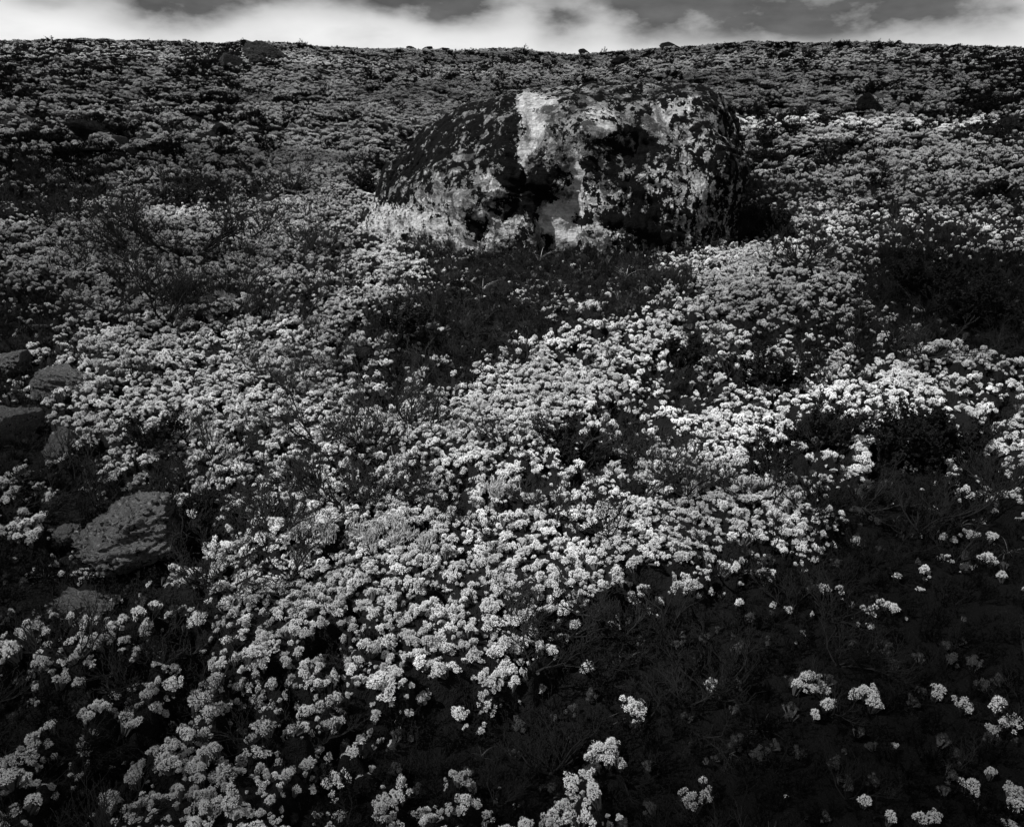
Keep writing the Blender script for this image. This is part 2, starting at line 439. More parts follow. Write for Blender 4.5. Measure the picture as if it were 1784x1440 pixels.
blk = blobs([(1200, 250, 90, 60, 0, .44), (780, 240, 90, 60, -30, .60), (690, 300, 50, 50, 0, .6), (1150, 200, 110, 50, 10, .52), (1200, 320, 130, 110, 0, .45),
             (1270, 300, 30, 150, 0, .56), (1110, 370, 50, 60, 0, .58), (1110, 410, 60, 25, 0, .7), (960, 230, 40, 40, 0, .33),
             (1120, 262, 55, 30, -10, .62), (1150, 225, 20, 30, 0, .15), (1055, 205, 45, 22, -15, .37), (930, 185, 45, 20, -10, .31), (927, 240, 14, 60, 0, .14),  # first blob thickens the black to paint shade into the hollow
             (880, 225, 18, 40, 10, .62), (890, 300, 22, 40, 0, .72), (950, 300, 45, 16, 0, .62), (925, 350, 22, 45, 8, .95), (985, 390, 40, 48, 0, .0), (968, 368, 28, 22, 0, .0),
             (880, 400, 40, 22, 0, .25), (800, 345, 70, 38, 0, .33), (830, 280, 40, 30, 0, .45), (760, 330, 30, 30, 0, .4), (740, 275, 45, 30, 0, .62), (1010, 330, 10, 40, -12, .1),
             (1020, 390, 16, 30, 0, .58), (1050, 415, 30, 18, 0, .25), (690, 385, 70, 30, 0, .26), (640, 330, 40, 30, 0, .6), (780, 410, 60, 18, 0, .3), (823, 396, 9, 12, 0, 1.2), (1240, 400, 50, 30, 0, .5)], .50)
pal = blobs([(940, 180, 50, 18, -12, .8), (925, 240, 22, 75, 0, 1.), (1055, 205, 42, 24, -20, .8), (1190, 190, 40, 25, 0, .8), (985, 385, 45, 45, 0, 1.), (1010, 310, 16, 50, -12, 1.),
             (1230, 280, 60, 90, 0, .55), (1150, 350, 80, 60, 0, .62), (890, 292, 50, 10, 0, .6), (830, 370, 60, 40, 0, .3), (960, 250, 35, 40, 0, .35), (1050, 340, 30, 40, 0, .6),(960, 310, 60, 12, 10, .75)], .22)
crs = blobs([(680, 380, 85, 38, 0, .72), (800, 405, 110, 26, 0, .85), (1060, 410, 40, 24, 0, .7), (850, 330, 60, 50, 0, .38), (740, 300, 60, 40, 0, .35), (1130, 330, 90, 50, 0, .42), (1220, 300, 70, 80, 0, .45), (1240, 400, 60, 30, 0, .45), (985, 385, 40, 40, 0, 0.)], .22)
stk = blobs([(1220, 280, 90, 140, 0, 1.)], 0.)
for nm, arr in (('blk', blk), ('pal', pal), ('crs', crs), ('stk', stk)):
    at_ = me.attributes.new(nm, 'FLOAT', 'POINT'); at_.data.foreach_set('value', arr.ravel().astype(np.float32))
bo = link('boulder', me, loc=org)
tag(bo, 'huge rounded boulder spotted with black and white crusts, standing on the slope above the lichen', 'boulder')

# ------------------------------------------------------------------ rocks
def rock_mesh(name, mat, seed, planes=12, sub=6, rough=.19, flat=1., layers=0.):
    rs = np.random.RandomState(seed)
    import bmesh
    bm = bmesh.new(); bmesh.ops.create_icosphere(bm, subdivisions=sub, radius=1.0)
    v = np.array([q.co[:] for q in bm.verts]); fcs = np.array([[w.index for w in q.verts] for q in bm.faces]); bm.free()
    for _ in range(planes):
        n_ = rs.normal(size=3); n_[2] *= .8; n_ /= np.linalg.norm(n_); h = rs.uniform(.38, .78)
        dd = v@n_-h; v -= np.where(dd > 0, dd*.985, 0)[:, None]*n_
    nrm = v/np.linalg.norm(v, axis=1)[:, None]
    x, y, z = v.T
    if layers: 
        st = perlin(z*9+fbm(x*1.5, y*1.5, 2, seed)*2, x*.4, seed); v += nrm*(layers*st)[:, None]*np.array([1, 1, .1])
    v += nrm*(rough*n3(x, y, z, 2.2, 6, seed)-rough*1.2*np.abs(n3(x, y, z, 3.1, 4, seed+4))+rough*.55*n3(x, y, z, 11, 3, seed+9)-rough*.4*np.abs(n3(x, y, z, 26, 2, seed+12)))[:, None]
    v[:, 2] *= flat
    return mesh_np(name, v, fcs, mat, smooth=False)
RK = [rock_mesh('rock', M_rock, 3, 14), rock_mesh('rock', M_rock, 5, 9), rock_mesh('rock', M_rock_flaky, 8, 8, 6, .27, .8, .10),
      rock_mesh('slab_rock', M_rock_flaky, 12, 7, 6, .22, .5, .09), rock_mesh('dark_rock', M_rock_dark, 15, 10, 6, .14), rock_mesh('dark_rock', M_rock_dark, 19, 12, 6, .14, .7)]
ROCKS = [  # px centre, py foot, width px, height factor, kind, rotz, depth factor, label, name
 (92, 815, 100, .85, 0, .3, .9, 'block shaped grey rock with a pale top, the squarest one at the left edge', 'rock'),
 (14, 765, 100, .62, 1, 1.1, .9, 'dark rounded rock cut by the left edge, just above the block shaped rock', 'rock'),
 (100, 700, 115, .5, 1, .2, .8, 'dark layered slab tilted above the rounded rock at the left', 'rock'),
 (15, 640, 80, .45, 1, 2., .8, 'low dark rock at the left edge above the tilted slab', 'rock'),
 (55, 572, 62, .34, 3, .5, .7, 'small pale flat stone in the dark hollow near the left edge', 'rock'),
 (222, 992, 215, .62, 2, .6, .8, 'largest grey flaky rock of the left foreground, its rough top catching light', 'rock'),
 (105, 945, 72, .5, 2, 2.2, .8, 'small flaky rock leaning on the left side of the largest grey rock', 'rock'),
 (110, 1062, 180, .22, 3, 2.6, .6, 'low flat flaky slab lying below the largest grey rock', 'rock'),
 (146, 262, 74, .42, 5, .4, .8, 'dark wedge shaped rock on the left slope', 'rock'),
 (205, 266, 30, .6, 1, .9, 1, 'small pale stone right of the dark wedge shaped rock', 'rock'),
 (226, 266, 24, .55, 0, .2, 1, 'second small pale stone right of the dark wedge shaped rock', 'rock'),
 (152, 268, 30, .5, 0, .7, 1, 'small rounded stone at the foot of the dark wedge shaped rock', 'rock'),
 (382, 256, 42, .62, 5, 1.4, .9, 'dark pointed rock between the wedge shaped rock and the boulder', 'rock'),
 (460, 112, 95, .3, 4, .3, .6, 'long dark outcrop below the skyline on the left', 'rock'),
 (402, 124, 40, .6, 1, .8, .8, 'grey angular rock at the left end of the dark outcrop', 'rock'),
 (440, 120, 44, .35, 1, 2.8, .8, 'flat grey rock in front of the dark outcrop', 'rock'),
 (1522, 216, 62, .6, 4, .4, .8, 'solitary black rock on the right slope', 'rock'),
 (1372, 110, 36, .5, 5, .3, .8, 'dark rock below the skyline on the right', 'rock'),
 (1085, 118, 46, .35, 5, 1.3, .8, 'flat dark rock in the dip above the boulder', 'rock'),
]
TOPROCK = [ # on the skyline
 (716, 91, 13, .5, 5, .4, 'leftmost of three flat stones on the skyline'), (747, 92, 15, .45, 5, 1.4, 'middle one of three flat stones on the skyline'),
 (774, 94, 12, .5, 5, 2.4, 'rightmost of three flat stones on the skyline'), (1017, 100, 18, .45, 4, .7, 'little dark stone at the lowest point of the skyline'),
 (1168, 90, 30, .36, 4, .2, 'pointed dark stone on the skyline right of the dip'), (1564, 80, 12, .3, 4, 1.2, 'small dark stone on the skyline far right'),
 (1383, 80, 12, .4, 5, 1.9, 'tiny flat stone on the skyline above the black rock'), (430, 80, 20, .25, 5, .9, 'low stone on the skyline above the dark outcrop'),
]
for (px, py, w, hf, kd, rz, df, lab, nm) in ROCKS:
    x_, y_ = at(px, py); _, _, dep = project(x_, y_, 0.5); s = w*float(dep)/F/2*1.12
    z_ = gz(x_, y_+s*df*.7)
    o = link(nm, RK[kd], loc=(x_, y_+s*df*.8, z_+s*hf*.42), rot=(random.uniform(-.15, .15), random.uniform(-.15, .15), rz*.25 if False else rz), scl=(s, s*df, s*hf*1.5))
    tag(o, lab, 'rock', 'loose rocks on the slope')
for (px, py, w, hf, kd, rz, lab) in TOPROCK:
    r_ = ray(px, py); az = math.atan2(r_[0], r_[1]); dd = 60.5; s = w*dd/F/2*1.5
    x_, y_ = dd*math.sin(az), dd*math.cos(az)
    o = link('skyline_stone', RK[kd], loc=(x_, y_, gz(x_, y_)+.10+s*hf*.2), rot=(0, 0, rz), scl=(s, s, s*hf*1.1)); tag(o, lab, 'rock', 'stones on the skyline')

# ------------------------------------------------------------------ prototype meshes for plants
def fib(n):
    i_ = np.arange(n)+.5; ph = np.arccos(1-2*i_/n); th = PI*(1+5**.5)*i_
    return np.stack([np.cos(th)*np.sin(ph), np.sin(th)*np.sin(ph), np.cos(ph)], 1)
def head_mesh(name, seed, lobes, spread, mat=M_lichen, n=95, tall=1.):
    """a bushy lichen clump about 1 unit in radius: forked tips over rounded lobes"""
    random.seed(seed); rs = np.random.RandomState(seed); mb = MB()
    L = [(Vector((rs.uniform(-.1, .1), rs.uniform(-.1, .1), .5*tall)), .42)]
    for k in range(lobes):
        a = 2*PI*k/lobes+rs.uniform(-.4, .4); q = rs.uniform(.45, 1)*spread
        L.append((Vector((math.cos(a)*q, math.sin(a)*q, rs.uniform(.05, .6)*tall)), rs.uniform(.19, .36)))
    L = [(Vector((c.x*rs.uniform(.8, 1.3), c.y*rs.uniform(.8, 1.3), c.z)), r*rs.uniform(.75, 1.1)) for (c, r) in L]
    for (c, r) in L:
        f0 = len(mb.f); mb.mat2 = M_stalk_pit
        mb.ball(c-Vector((0, 0, r*.1)), r*.62, 7, 5, 1.05, .12)
        mb.tube([c-Vector((0, 0, r*.5)), Vector((c.x*.4, c.y*.4, -.6))], [r*.45, r*.2], 5, False); mb.marks.append((f0, len(mb.f)))
        for d in fib(int(n*(r/.42)**2)):
            if d[2] < -.45: continue
            dv = Vector(d)+Vector(rs.normal(size=3)*.12); dv.normalize()
            p = c+dv*r*.95
            if any((p-c2).length < r2*.72 for (c2, r2) in L if c2 is not c): continue
            rr_ = r*rs.uniform(.76, 1.2)
            if rs.rand() < .12: continue
            mb.tube([c+dv*r*.58, c+dv*rr_*.84], [.03, .03], 3, False)
            o1 = dv.orthogonal().normalized(); o2 = dv.cross(o1); ph = rs.rand()*6
            for t_ in range(4):
                an = ph+t_*PI/2+rs.uniform(-.4, .4); tg = o1*math.cos(an)+o2*math.sin(an)
                mb.cone(c+dv*rr_*.78, c+dv*rr_*rs.uniform(.98, 1.08)+tg*r*rs.uniform(.14, .27), .034)
    return mb.mesh(name, mat, False)
HEADS = [head_mesh('lichen_clump', 100+k, lo, sp, tall=tl) for k, (lo, sp, tl) in enumerate(
    [(8, .65, 1.), (5, .45, 1.2), (11, .85, .75), (6, .4, 1.), (7, .6, 1.35), (9, .75, 1.), (4, .6, .9), (8, .95, .6)])]
def small_head(name, seed):
    random.seed(seed); rs = np.random.RandomState(seed); mb = MB()
    for k in range(3):
        c = Vector((rs.uniform(-.4, .4), rs.uniform(-.4, .4), .3)); r = rs.uniform(.4, .6)
        mb.ball(c, r*.7, 6, 4, 1, .15)
        for d in fib(34):
            if d[2] < -.2: continue
            dv = Vector(d)+Vector(rs.normal(size=3)*.15); dv.normalize()
            mb.cone(c+dv*r*.6, c+dv*r*rs.uniform(.9, 1.15), .12)
    return mb
def patch_mesh(name, seed, mat=M_lichen, R0=1., k=60, dome=.3):
    """a cushion of many small heads, about 1 unit in radius"""
    rs = np.random.RandomState(seed); mb = MB(); random.seed(seed); mb.mat2 = M_stalk_pit
    mb.ball((0, 0, -.06), .8*R0, 14, 5, .2, .05); mb.marks.append((0, len(mb.f)))
    for j in range(k):
        q = math.sqrt(rs.rand())*R0; a = rs.rand()*2*PI
        irr = .72+.28*math.sin(a*3+seed)*math.cos(a*2-seed)
        q *= irr
        z_ = dome*(1-(q/R0)**2)-.1; r = rs.uniform(.06, .16)
        c = Vector((math.cos(a)*q, math.sin(a)*q, z_+rs.uniform(-.03, .03)))
        f0 = len(mb.f); mb.mat2 = M_stalk_pit; mb.ball(c, r*.7, 6, 4, .9, .2); mb.marks.append((f0, len(mb.f)))
        for d in fib(20):
            if d[2] < -.1: continue
            dv = Vector(d)+Vector(rs.normal(size=3)*.2); dv.normalize()
            mb.cone(c+dv*r*.6, c+dv*r*rs.uniform(.95, 1.35), r*.26)
    return mb.mesh(name, mat, False)
PATCH = [patch_mesh('lichen_cushion', 200+k) for k in range(4)]
def sprig_mesh(name, seed, n=7, H=1.):
    random.seed(seed); mb = MB()
    for s_ in range(n):
        a = random.uniform(0, 2*PI); lean = random.uniform(.15, .9); p = Vector((random.uniform(-.3, .3), random.uniform(-.3, .3), -.1)); pts = [p.copy()]
        d = Vector((math.cos(a)*lean, math.sin(a)*lean, 1)).normalized()
        for q in range(5):
            d = (d+Vector((random.uniform(-.2, .2), random.uniform(-.2, .2), random.uniform(-.05, .2)))).normalized(); p = p+d*.24*H; pts.append(p.copy())
            for w in range(7):
                th = random.uniform(0, 2*PI); o_ = d.orthogonal().normalized(); l_ = (o_*math.cos(th)+d.cross(o_)*math.sin(th))
                mb.leaf(p-d*random.uniform(0, .22), l_+d*.6, random.uniform(.1, .17), .045)
        mb.tube(pts, [.018]*5+[.008], 3)
    return mb.mesh(name, M_heath, False)
SPRIG = [sprig_mesh('heath_sprig', 300+k, 7+k) for k in range(4)]
def mat_patch(name, seed):
    random.seed(seed); mb = MB()
    for s_ in range(420):
        q = math.sqrt(random.random()); a = random.uniform(0, 2*PI); p = Vector((math.cos(a)*q, math.sin(a)*q, .14*(1-q*q)+random.uniform(-.06, .08)))
        d = Vector((random.uniform(-1, 1), random.uniform(-1, 1), random.uniform(.3, 1.6)))
        mb.leaf(p, d, random.uniform(.08, .2), .06)
    mb.ball((0, 0, -.06), .8, 12, 5, .12, .1)
    for s_ in range(26):
        a = random.uniform(0, 6.28); q = random.uniform(0, .8); p = Vector((math.cos(a)*q, math.sin(a)*q, 0))
        d = Vector((random.uniform(-.7, .7), random.uniform(-.7, .7), 1)).normalized()*random.uniform(.2, .45)
        mb.tube([p, p+d*.5+Vector((0, 0, .02)), p+d], [.012, .009, .004], 3)
    return mb.mesh(name, M_heath, False)
MATP = [mat_patch('heath_mat', 330+k) for k in range(3)]
def twig_shrub(name, seed, spread=1., leaves=False, stems=5, tall=.5):
    """low leafless shrub about 1 unit in half width"""
    random.seed(seed); wood = MB(); lf = MB()
    def grow(p, d, L, r, lev):
        pts = [p.copy()]; rad = [r]; n = 4 if lev < 3 else 3
        for q in range(n):
            d = (d+Vector((random.uniform(-.3, .3), random.uniform(-.3, .3), random.uniform(-.14, .22)))).normalized()
            p = p+d*L/n; pts.append(p.copy()); rad.append(max(r*(1-.55*(q+1)/n), .0042))
            if lev < 4 and random.random() < (.85 if lev < 3 else .5):
                sd = (d+Vector((random.uniform(-1, 1), random.uniform(-1, 1), random.uniform(-.1, .7)))*.85).normalized()
                grow(p.copy(), sd, L*random.uniform(.45, .75), r*.58, lev+1)
            if lev >= 1:
                for w in range(3 if leaves else 1):
                    o_ = Vector((random.uniform(-1, 1), random.uniform(-1, 1), random.uniform(-.2, 1))).normalized()
                    if leaves: lf.leaf(p+o_*.01, o_, random.uniform(.05, .085), .045)
                    else: wood.cone(p, p+o_*random.uniform(.018, .035), .006)
        wood.tube(pts, rad, 5 if lev == 0 else 4)
    for s_ in range(stems):
        a = 2*PI*s_/stems+random.uniform(-.5, .5)
        grow(Vector((random.uniform(-.06, .06), random.uniform(-.06, .06), -.08)), Vector((math.cos(a), math.sin(a), tall*random.uniform(.6, 1.4))).normalized(), random.uniform(.6, .95), .027, 0)
    return wood.mesh(name, M_bark), (lf.mesh('leaves', M_bleaf, False) if leaves else None)
TW = [twig_shrub('branches', 400+k, stems=st, tall=tl) for k, (st, tl) in enumerate([(5, .45), (4, .6), (6, .35), (3, .8), (5, .6), (4, .4)])]
TL = [twig_shrub('branches', 440+k, leaves=True, stems=st, tall=tl) for k, (st, tl) in enumerate([(7, .8), (6, 1.1), (8, .6)])]
def tuft_mesh(name, seed, n, mat, curl=1., w=.008):
    random.seed(seed); me_v = []; me_f = []
    for b in range(n):
        a = random.uniform(0, 2*PI); L = random.uniform(.5, 1.); ln = random.uniform(.1, .5)*curl
        p = Vector((random.uniform(-.05, .05), random.uniform(-.05, .05), -.04)); d = Vector((math.cos(a)*ln, math.sin(a)*ln, 1)).normalized()
        side = Vector((-math.sin(a), math.cos(a), 0)); base = len(me_v); S = 8
        for q in range(S+1):
            ww = w*(1-(q/S)**2)+.0008
            me_v += [p-side*ww, p+side*ww+Vector((0, 0, ww*.3))]
            d = (d+Vector((math.cos(a)*.16*curl, math.sin(a)*.16*curl, -.13*curl))+Vector((random.uniform(-.04, .04),)*3)).normalized(); p = p+d*L/S
        for q in range(S): me_f.append((base+2*q, base+2*q+1, base+2*q+3, base+2*q+2))
    return mesh_np(name, me_v, me_f, mat)
TUFT = [tuft_mesh('grass_tuft', 500, 17, M_grass, 1.1, .005), tuft_mesh('grass_tuft', 501, 5, M_grass, 2.2, .007), tuft_mesh('grass_tuft', 502, 14, M_grass, .9, .006)]
SEDGE = [tuft_mesh('sedge_tuft', 510, 12, M_darkgrass, 1.2, .007), tuft_mesh('sedge_tuft', 511, 8, M_darkgrass, 1.8, .006)]
def antler_mesh(name, seed):
    random.seed(seed); mb = MB()
    for s_ in range(26):
        p = Vector((random.uniform(-1, 1), random.uniform(-1, 1), -.1)); 
        if p.xy.length > 1: continue
        d = Vector((random.uniform(-.4, .4), random.uniform(-.4, .4), 1)).normalized(); pts = [p.copy()]
        for q in range(4):
            d = (d+Vector((random.uniform(-.5, .5), random.uniform(-.5, .5), .1))).normalized(); p = p+d*.28; pts.append(p.copy())
            if q > 0:
                e = (d+Vector((random.uniform(-1, 1), random.uniform(-1, 1), .2))).normalized(); mb.tube([p, p+e*.15, p+e*.25+Vector((0, 0, .06))], [.04, .035, .012], 4)
        mb.tube(pts, [.06, .055, .05, .04, .02], 4)
    return mb.mesh(name, M_antler)
ANT = [antler_mesh('antler_lichen', 520), antler_mesh('antler_lichen', 521)]

# ------------------------------------------------------------------ scatter (world space)
def in_boulder(x, y, m=0.):
    t = (x-(XL+XR)/2)/((XR-XL)/2+m); d = 1.2*np.clip(1-np.abs(t)**3.2, 0, 1)**(1/2.3)+m
    return (np.abs(t) < 1) & (np.abs(y-BYC-.0) < d)
ROCKPOS = [(o.location.x, o.location.y, max(o.scale.x, o.scale.y)*.5) for o in C.objects if o.name.startswith('rock')]
def clear_rocks(x, y):
    ok = ~in_boulder(x, y-.1, -.16)
    for (a, b, r) in ROCKPOS: ok &= np.hypot(x-a, y-b) > r
    return ok
def sector(r0, r1, spacing_fn, half=R(46), rs=RS, n_over=1.):
    """jittered polar sampling with spacing depending on distance"""
    xs, ys = [], []; r = r0
    while r < r1:
        s = spacing_fn(r); k = max(3, int(2*half*r/s)); a = -half+2*half*(np.arange(k)+rs.rand())/k+rs.uniform(-.45, .45, k)*s/r
        q = r+rs.uniform(-.5, .5, k)*s
        xs.append(q*np.sin(a)); ys.append(q*np.cos(a)); r += s
    return np.concatenate(xs), np.concatenate(ys)
def visible(x, y, z, m=40):
    px, py, d = project(x, y, z); return (px > -m) & (px < 1784+m) & (py < 1440+m) & (y > 0)
def slope_rot(x, y, tilt=.25, rs=RS):
    n = len(x); return np.stack([rs.normal(0, tilt, n), rs.normal(0, tilt, n), rs.rand(n)*2*PI], 1)
def gn_scatter(name, pts, rot, scl, var, protos):
    me_ = bpy.data.meshes.new(name); n = len(pts); me_.vertices.add(n); me_.vertices.foreach_set('co', np.asarray(pts, np.float32).ravel())
    for nm, ty, arr in (('rot', 'FLOAT_VECTOR', rot), ('scl', 'FLOAT_VECTOR', scl)):
        a_ = me_.attributes.new(nm, ty, 'POINT'); a_.data.foreach_set('vector', np.asarray(arr, np.float32).ravel())
    a_ = me_.attributes.new('variant', 'INT', 'POINT'); a_.data.foreach_set('value', np.asarray(var, np.int32))
    o = link(name, me_)
    ng = bpy.data.node_groups.new(name, 'GeometryNodeTree'); ng.interface.new_socket('Geometry', in_out='INPUT', socket_type='NodeSocketGeometry')
    ng.interface.new_socket('Geometry', in_out='OUTPUT', socket_type='NodeSocketGeometry')
    gi = ng.nodes.new('NodeGroupInput'); go = ng.nodes.new('NodeGroupOutput'); iop = ng.nodes.new('GeometryNodeInstanceOnPoints'); jn = ng.nodes.new('GeometryNodeJoinGeometry')
    for p in protos:
        oi = ng.nodes.new('GeometryNodeObjectInfo'); oi.inputs['Object'].default_value = p; oi.inputs['As Instance'].default_value = True; oi.transform_space = 'ORIGINAL'
        ng.links.new(oi.outputs['Geometry'], jn.inputs[0])
    def na(nm, ty):
        q = ng.nodes.new('GeometryNodeInputNamedAttribute'); q.data_type = ty; q.inputs['Name'].default_value = nm; return q.outputs['Attribute']
    e2r = ng.nodes.new('FunctionNodeEulerToRotation'); ng.links.new(na('rot', 'FLOAT_VECTOR'), e2r.inputs[0])
    ng.links.new(gi.outputs[0], iop.inputs['Points']); ng.links.new(jn.outputs[0], iop.inputs['Instance']); iop.inputs['Pick Instance'].default_value = True
    ng.links.new(na('variant', 'INT'), iop.inputs['Instance Index']); ng.links.new(e2r.outputs[0], iop.inputs['Rotation']); ng.links.new(na('scl', 'FLOAT_VECTOR'), iop.inputs['Scale'])
    ng.links.new(iop.outputs[0], go.inputs[0])
    md = o.modifiers.new('scatter', 'NODES'); md.node_group = ng
    return o

# --- pale lichen tufts, near
hx, hy = sector(.7, 15, lambda r: .0265+.0011*max(0, r-3)+.003*max(0, r-7), R(60))
cv = cover(hx, hy); jit = RS.normal(0, .15, len(hx))
keep = ((cv+jit) > .0) & (RS.rand(len(hx)) < .80+cv*.8) & clear_rocks(hx, hy)
hx, hy, cv = hx[keep], hy[keep], cv[keep]
hz = height(hx, hy)
EXTRA = []  # single heads on the dark heath, picked out one by one
for (px, py, w, lab) in [
 (1410, 1185, 62, 'largest pale lichen clump alone in the dark heath at lower right'), (1445, 1225, 34, 'lichen clump just below the largest lone head at lower right'), (1420, 1240, 30, ''), (1515, 1215, 44, ''), (1490, 1205, 30, ''), (1632, 1205, 40, 'bent pale lichen tuft far right of the largest lone head'),
 (1240, 1198, 36, ''), (1107, 1240, 44, ''), (1436, 1033, 30, ''), (1462, 1035, 26, ''), (1515, 1065, 30, ''), (1555, 1060, 28, ''), (1538, 1052, 24, ''), (1642, 935, 26, ''), (1690, 930, 26, ''), (1725, 938, 28, ''), (1665, 935, 20, ''),
 (1434, 915, 20, ''), (1435, 838, 22, ''), (1500, 830, 34, ''), (1490, 805, 24, ''), (1492, 942, 24, ''), (1692, 1362, 42, ''), (1728, 1336, 30, ''), (1770, 1380, 46, ''), (1768, 1405, 36, ''), (1504, 1400, 36, ''), (1550, 1425, 36, ''), (1606, 1430, 34, ''), (1628, 1422, 28, ''),
 (1230, 1385, 34, ''), (1200, 1395, 40, ''), (1225, 1350, 24, ''), (1560, 1290, 18, ''), (1720, 980, 34, ''), (1745, 1010, 24, ''), (1610, 990, 26, ''), (1560, 1005, 22, ''), (1680, 1230, 34, ''), (1738, 1235, 44, ''), (1765, 1260, 36, ''), (1735, 1270, 34, ''),
 (1760, 880, 30, ''), (1625, 895, 20, ''), (1055, 1325, 66, ''), (1040, 1305, 34, ''), (340, 1340, 96, 'largest lichen cushion near the bottom left, with its cauliflower top'), (365, 1365, 60, ''), (240, 1380, 44, ''), (692, 1400, 40, ''), (590, 1370, 44, ''), (730, 1425, 30, ''), (985, 1425, 64, ''), (1022, 1385, 30, ''),
 (800, 1240, 36, ''), (655, 1265, 30, ''), (740, 1210, 26, ''), (680, 1245, 26, ''), (1285, 1055, 26, ''), (1388, 970, 34, ''), (1360, 965, 34, '')]:
    x_, y_ = at(px, py); _, _, dep = project(x_, y_, .1); EXTRA.append((x_, y_, w*float(dep)/F/2*1.05, lab))
sz_ = (.010+.023*RS.rand(len(hx))**1.6)*(1+.07*np.clip(np.hypot(hx, hy)-3, 0, 9)*.35)
sz_ *= np.where(cv < .05, .85, 1.)
# lichen climbs a little over its neighbours
hz += RS.uniform(-.02, .022, len(hx))
pts = np.stack([hx, hy, hz], 1)
var = RS.randint(0, len(HEADS), len(hx)); rot = slope_rot(hx, hy, .3)
scl = np.stack([sz_*RS.uniform(.75, 1.25, len(hx)), sz_*RS.uniform(.75, 1.25, len(hx)), sz_*RS.uniform(.75, 1.35, len(hx))], 1)
px, py, dep = project(hx, hy, hz)
vis = (px > 5) & (px < 1779) & (py > 0) & (py < 1436)
order = np.argsort(np.where(vis, -sz_/dep, 1.)); NIND = 300-sum(1 if e[2] < .034 else int(3+(e[2]/.034)**2*1.6) for e in EXTRA)
ind = np.zeros(len(hx), bool); ind[order[:NIND]] = True
LAND = []   # landmarks for labels, filled by shrubs and rocks
# --- shrubs -------------------------------------------------------------
SHR = [  # px, py, half width m, kind, label
 (330, 455, .62, 0, 'widest bare twiggy shrub spreading over the lichen on the left slope'), (235, 440, .45, 2, 'bare shrub left of the widest twiggy shrub'), (430, 425, .5, 4, 'bare shrub just above and right of the widest twiggy shrub'),
 (290, 565, .42, 1, 'bare shrub below the widest twiggy shrub'), (415, 565, .42, 5, 'bare shrub low over the lichen, second below the widest twiggy shrub'), (150, 470, .3, 3, 'small bare shrub left of the lichen bank'),
 (600, 520, .3, 3, 'bare twigs at the left foot of the boulder'), (560, 440, .4, 0, 'bare shrub between the boulder and the left lichen bank'), (500, 345, .5, 2, 'dark shrub on the bank left of the boulder'), (300, 345, .5, 5, 'dark shrub in the hollow on the left slope'),
 (560, 800, .26, 1, 'bare shrub beside the brightest lichen left of centre'), (650, 790, .26, 0, 'bare shrub with fanned twigs left of centre'), (600, 900, .25, 4, 'bare shrub below the fanned one left of centre'), (715, 880, .22, 3, 'thin upright bare shrub left of the centre'), (740, 770, .2, 1, 'short bare twigs in the bright lichen at centre'),
 (470, 690, .25, 5, 'bare shrub in the lichen above left of centre'), (420, 880, .26, 0, 'dense bare shrub right of the flaky rock'), (340, 930, .24, 4, 'bare shrub over the right side of the flaky rock'), (480, 960, .22, 2, 'low bare shrub right of the dense one'), (300, 860, .2, 1, 'bare twigs over the top of the flaky rock'),
 (510, 1030, .2, 3, 'bare shrub under the dense one, left foreground'), (400, 1050, .2, 5, 'bare twigs across the lichen cushion in the left foreground'), (930, 1190, .18, 3, 'bare forked shrub in front of the brightest lichen at bottom centre'), (1005, 1085, .14, 1, 'bare twig standing in the bright lichen at centre'),
 (850, 970, .14, 3, 'little bare twig in the white lichen at centre'), (960, 920, .16, 4, 'bare crooked twig in the white lichen above centre'), (1190, 880, .24, 2, 'bent dark branch over lichen right of centre'), (1320, 900, .2, 1, 'bare shrub at the right border of the bright lichen'), (1410, 930, .18, 0, 'bare shrub just outside the right border of the bright lichen'),
 (1250, 1010, .18, 4, 'low bare shrub under the bright lichen on the right'), (140, 1180, .16, 1, 'bare twigs among grey lichen near the left edge'), (240, 1150, .16, 5, 'bare shrub in the grey lichen at lower left'), (380, 1230, .15, 3, 'bare twig in the lower left foreground'), (330, 1130, .14, 0, 'small bare shrub above the lower left lichen'),
 (440, 1320, .13, 2, 'bare twig lying over lichen near the bottom left'), (570, 1290, .13, 4, 'bare twig near the bottom, left of centre'), (1450, 1230, .13, 3, 'bare twig across the largest lone lichen clump'), (1530, 970, .2, 5, 'bare shrub in the dark heath on the right'),
 (1660, 900, .24, 0, 'bare shrub in the dark heath near the right edge'), (1180, 500, .35, 4, 'bare shrub in front of the right part of the boulder'), (1400, 470, .4, 2, 'bare shrub right of the boulder'), (1490, 610, .3, 1, 'bare shrub in the dark patch at right'),
 (1600, 640, .3, 5, 'bare shrub behind the right lichen patch'), (1000, 790, .25, 0, 'bare shrub in the dark gap at centre'), (1120, 800, .22, 4, 'bare shrub in the dark gap right of centre'), (200, 1290, .14, 0, 'bare twig above the bottom left corner'), (1060, 960, .15, 1, 'bare twig between the two bright lichen patches'),
 (880, 800, .2, 5, 'bare twigs above the white lichen at centre'), (60, 330, .5, 0, 'dark shrub near the left edge of the far slope'), (160, 350, .45, 2, 'dark shrub in the left hollow'),(620, 300, .4, 4, 'dark shrub beside the left shoulder of the boulder'),
]
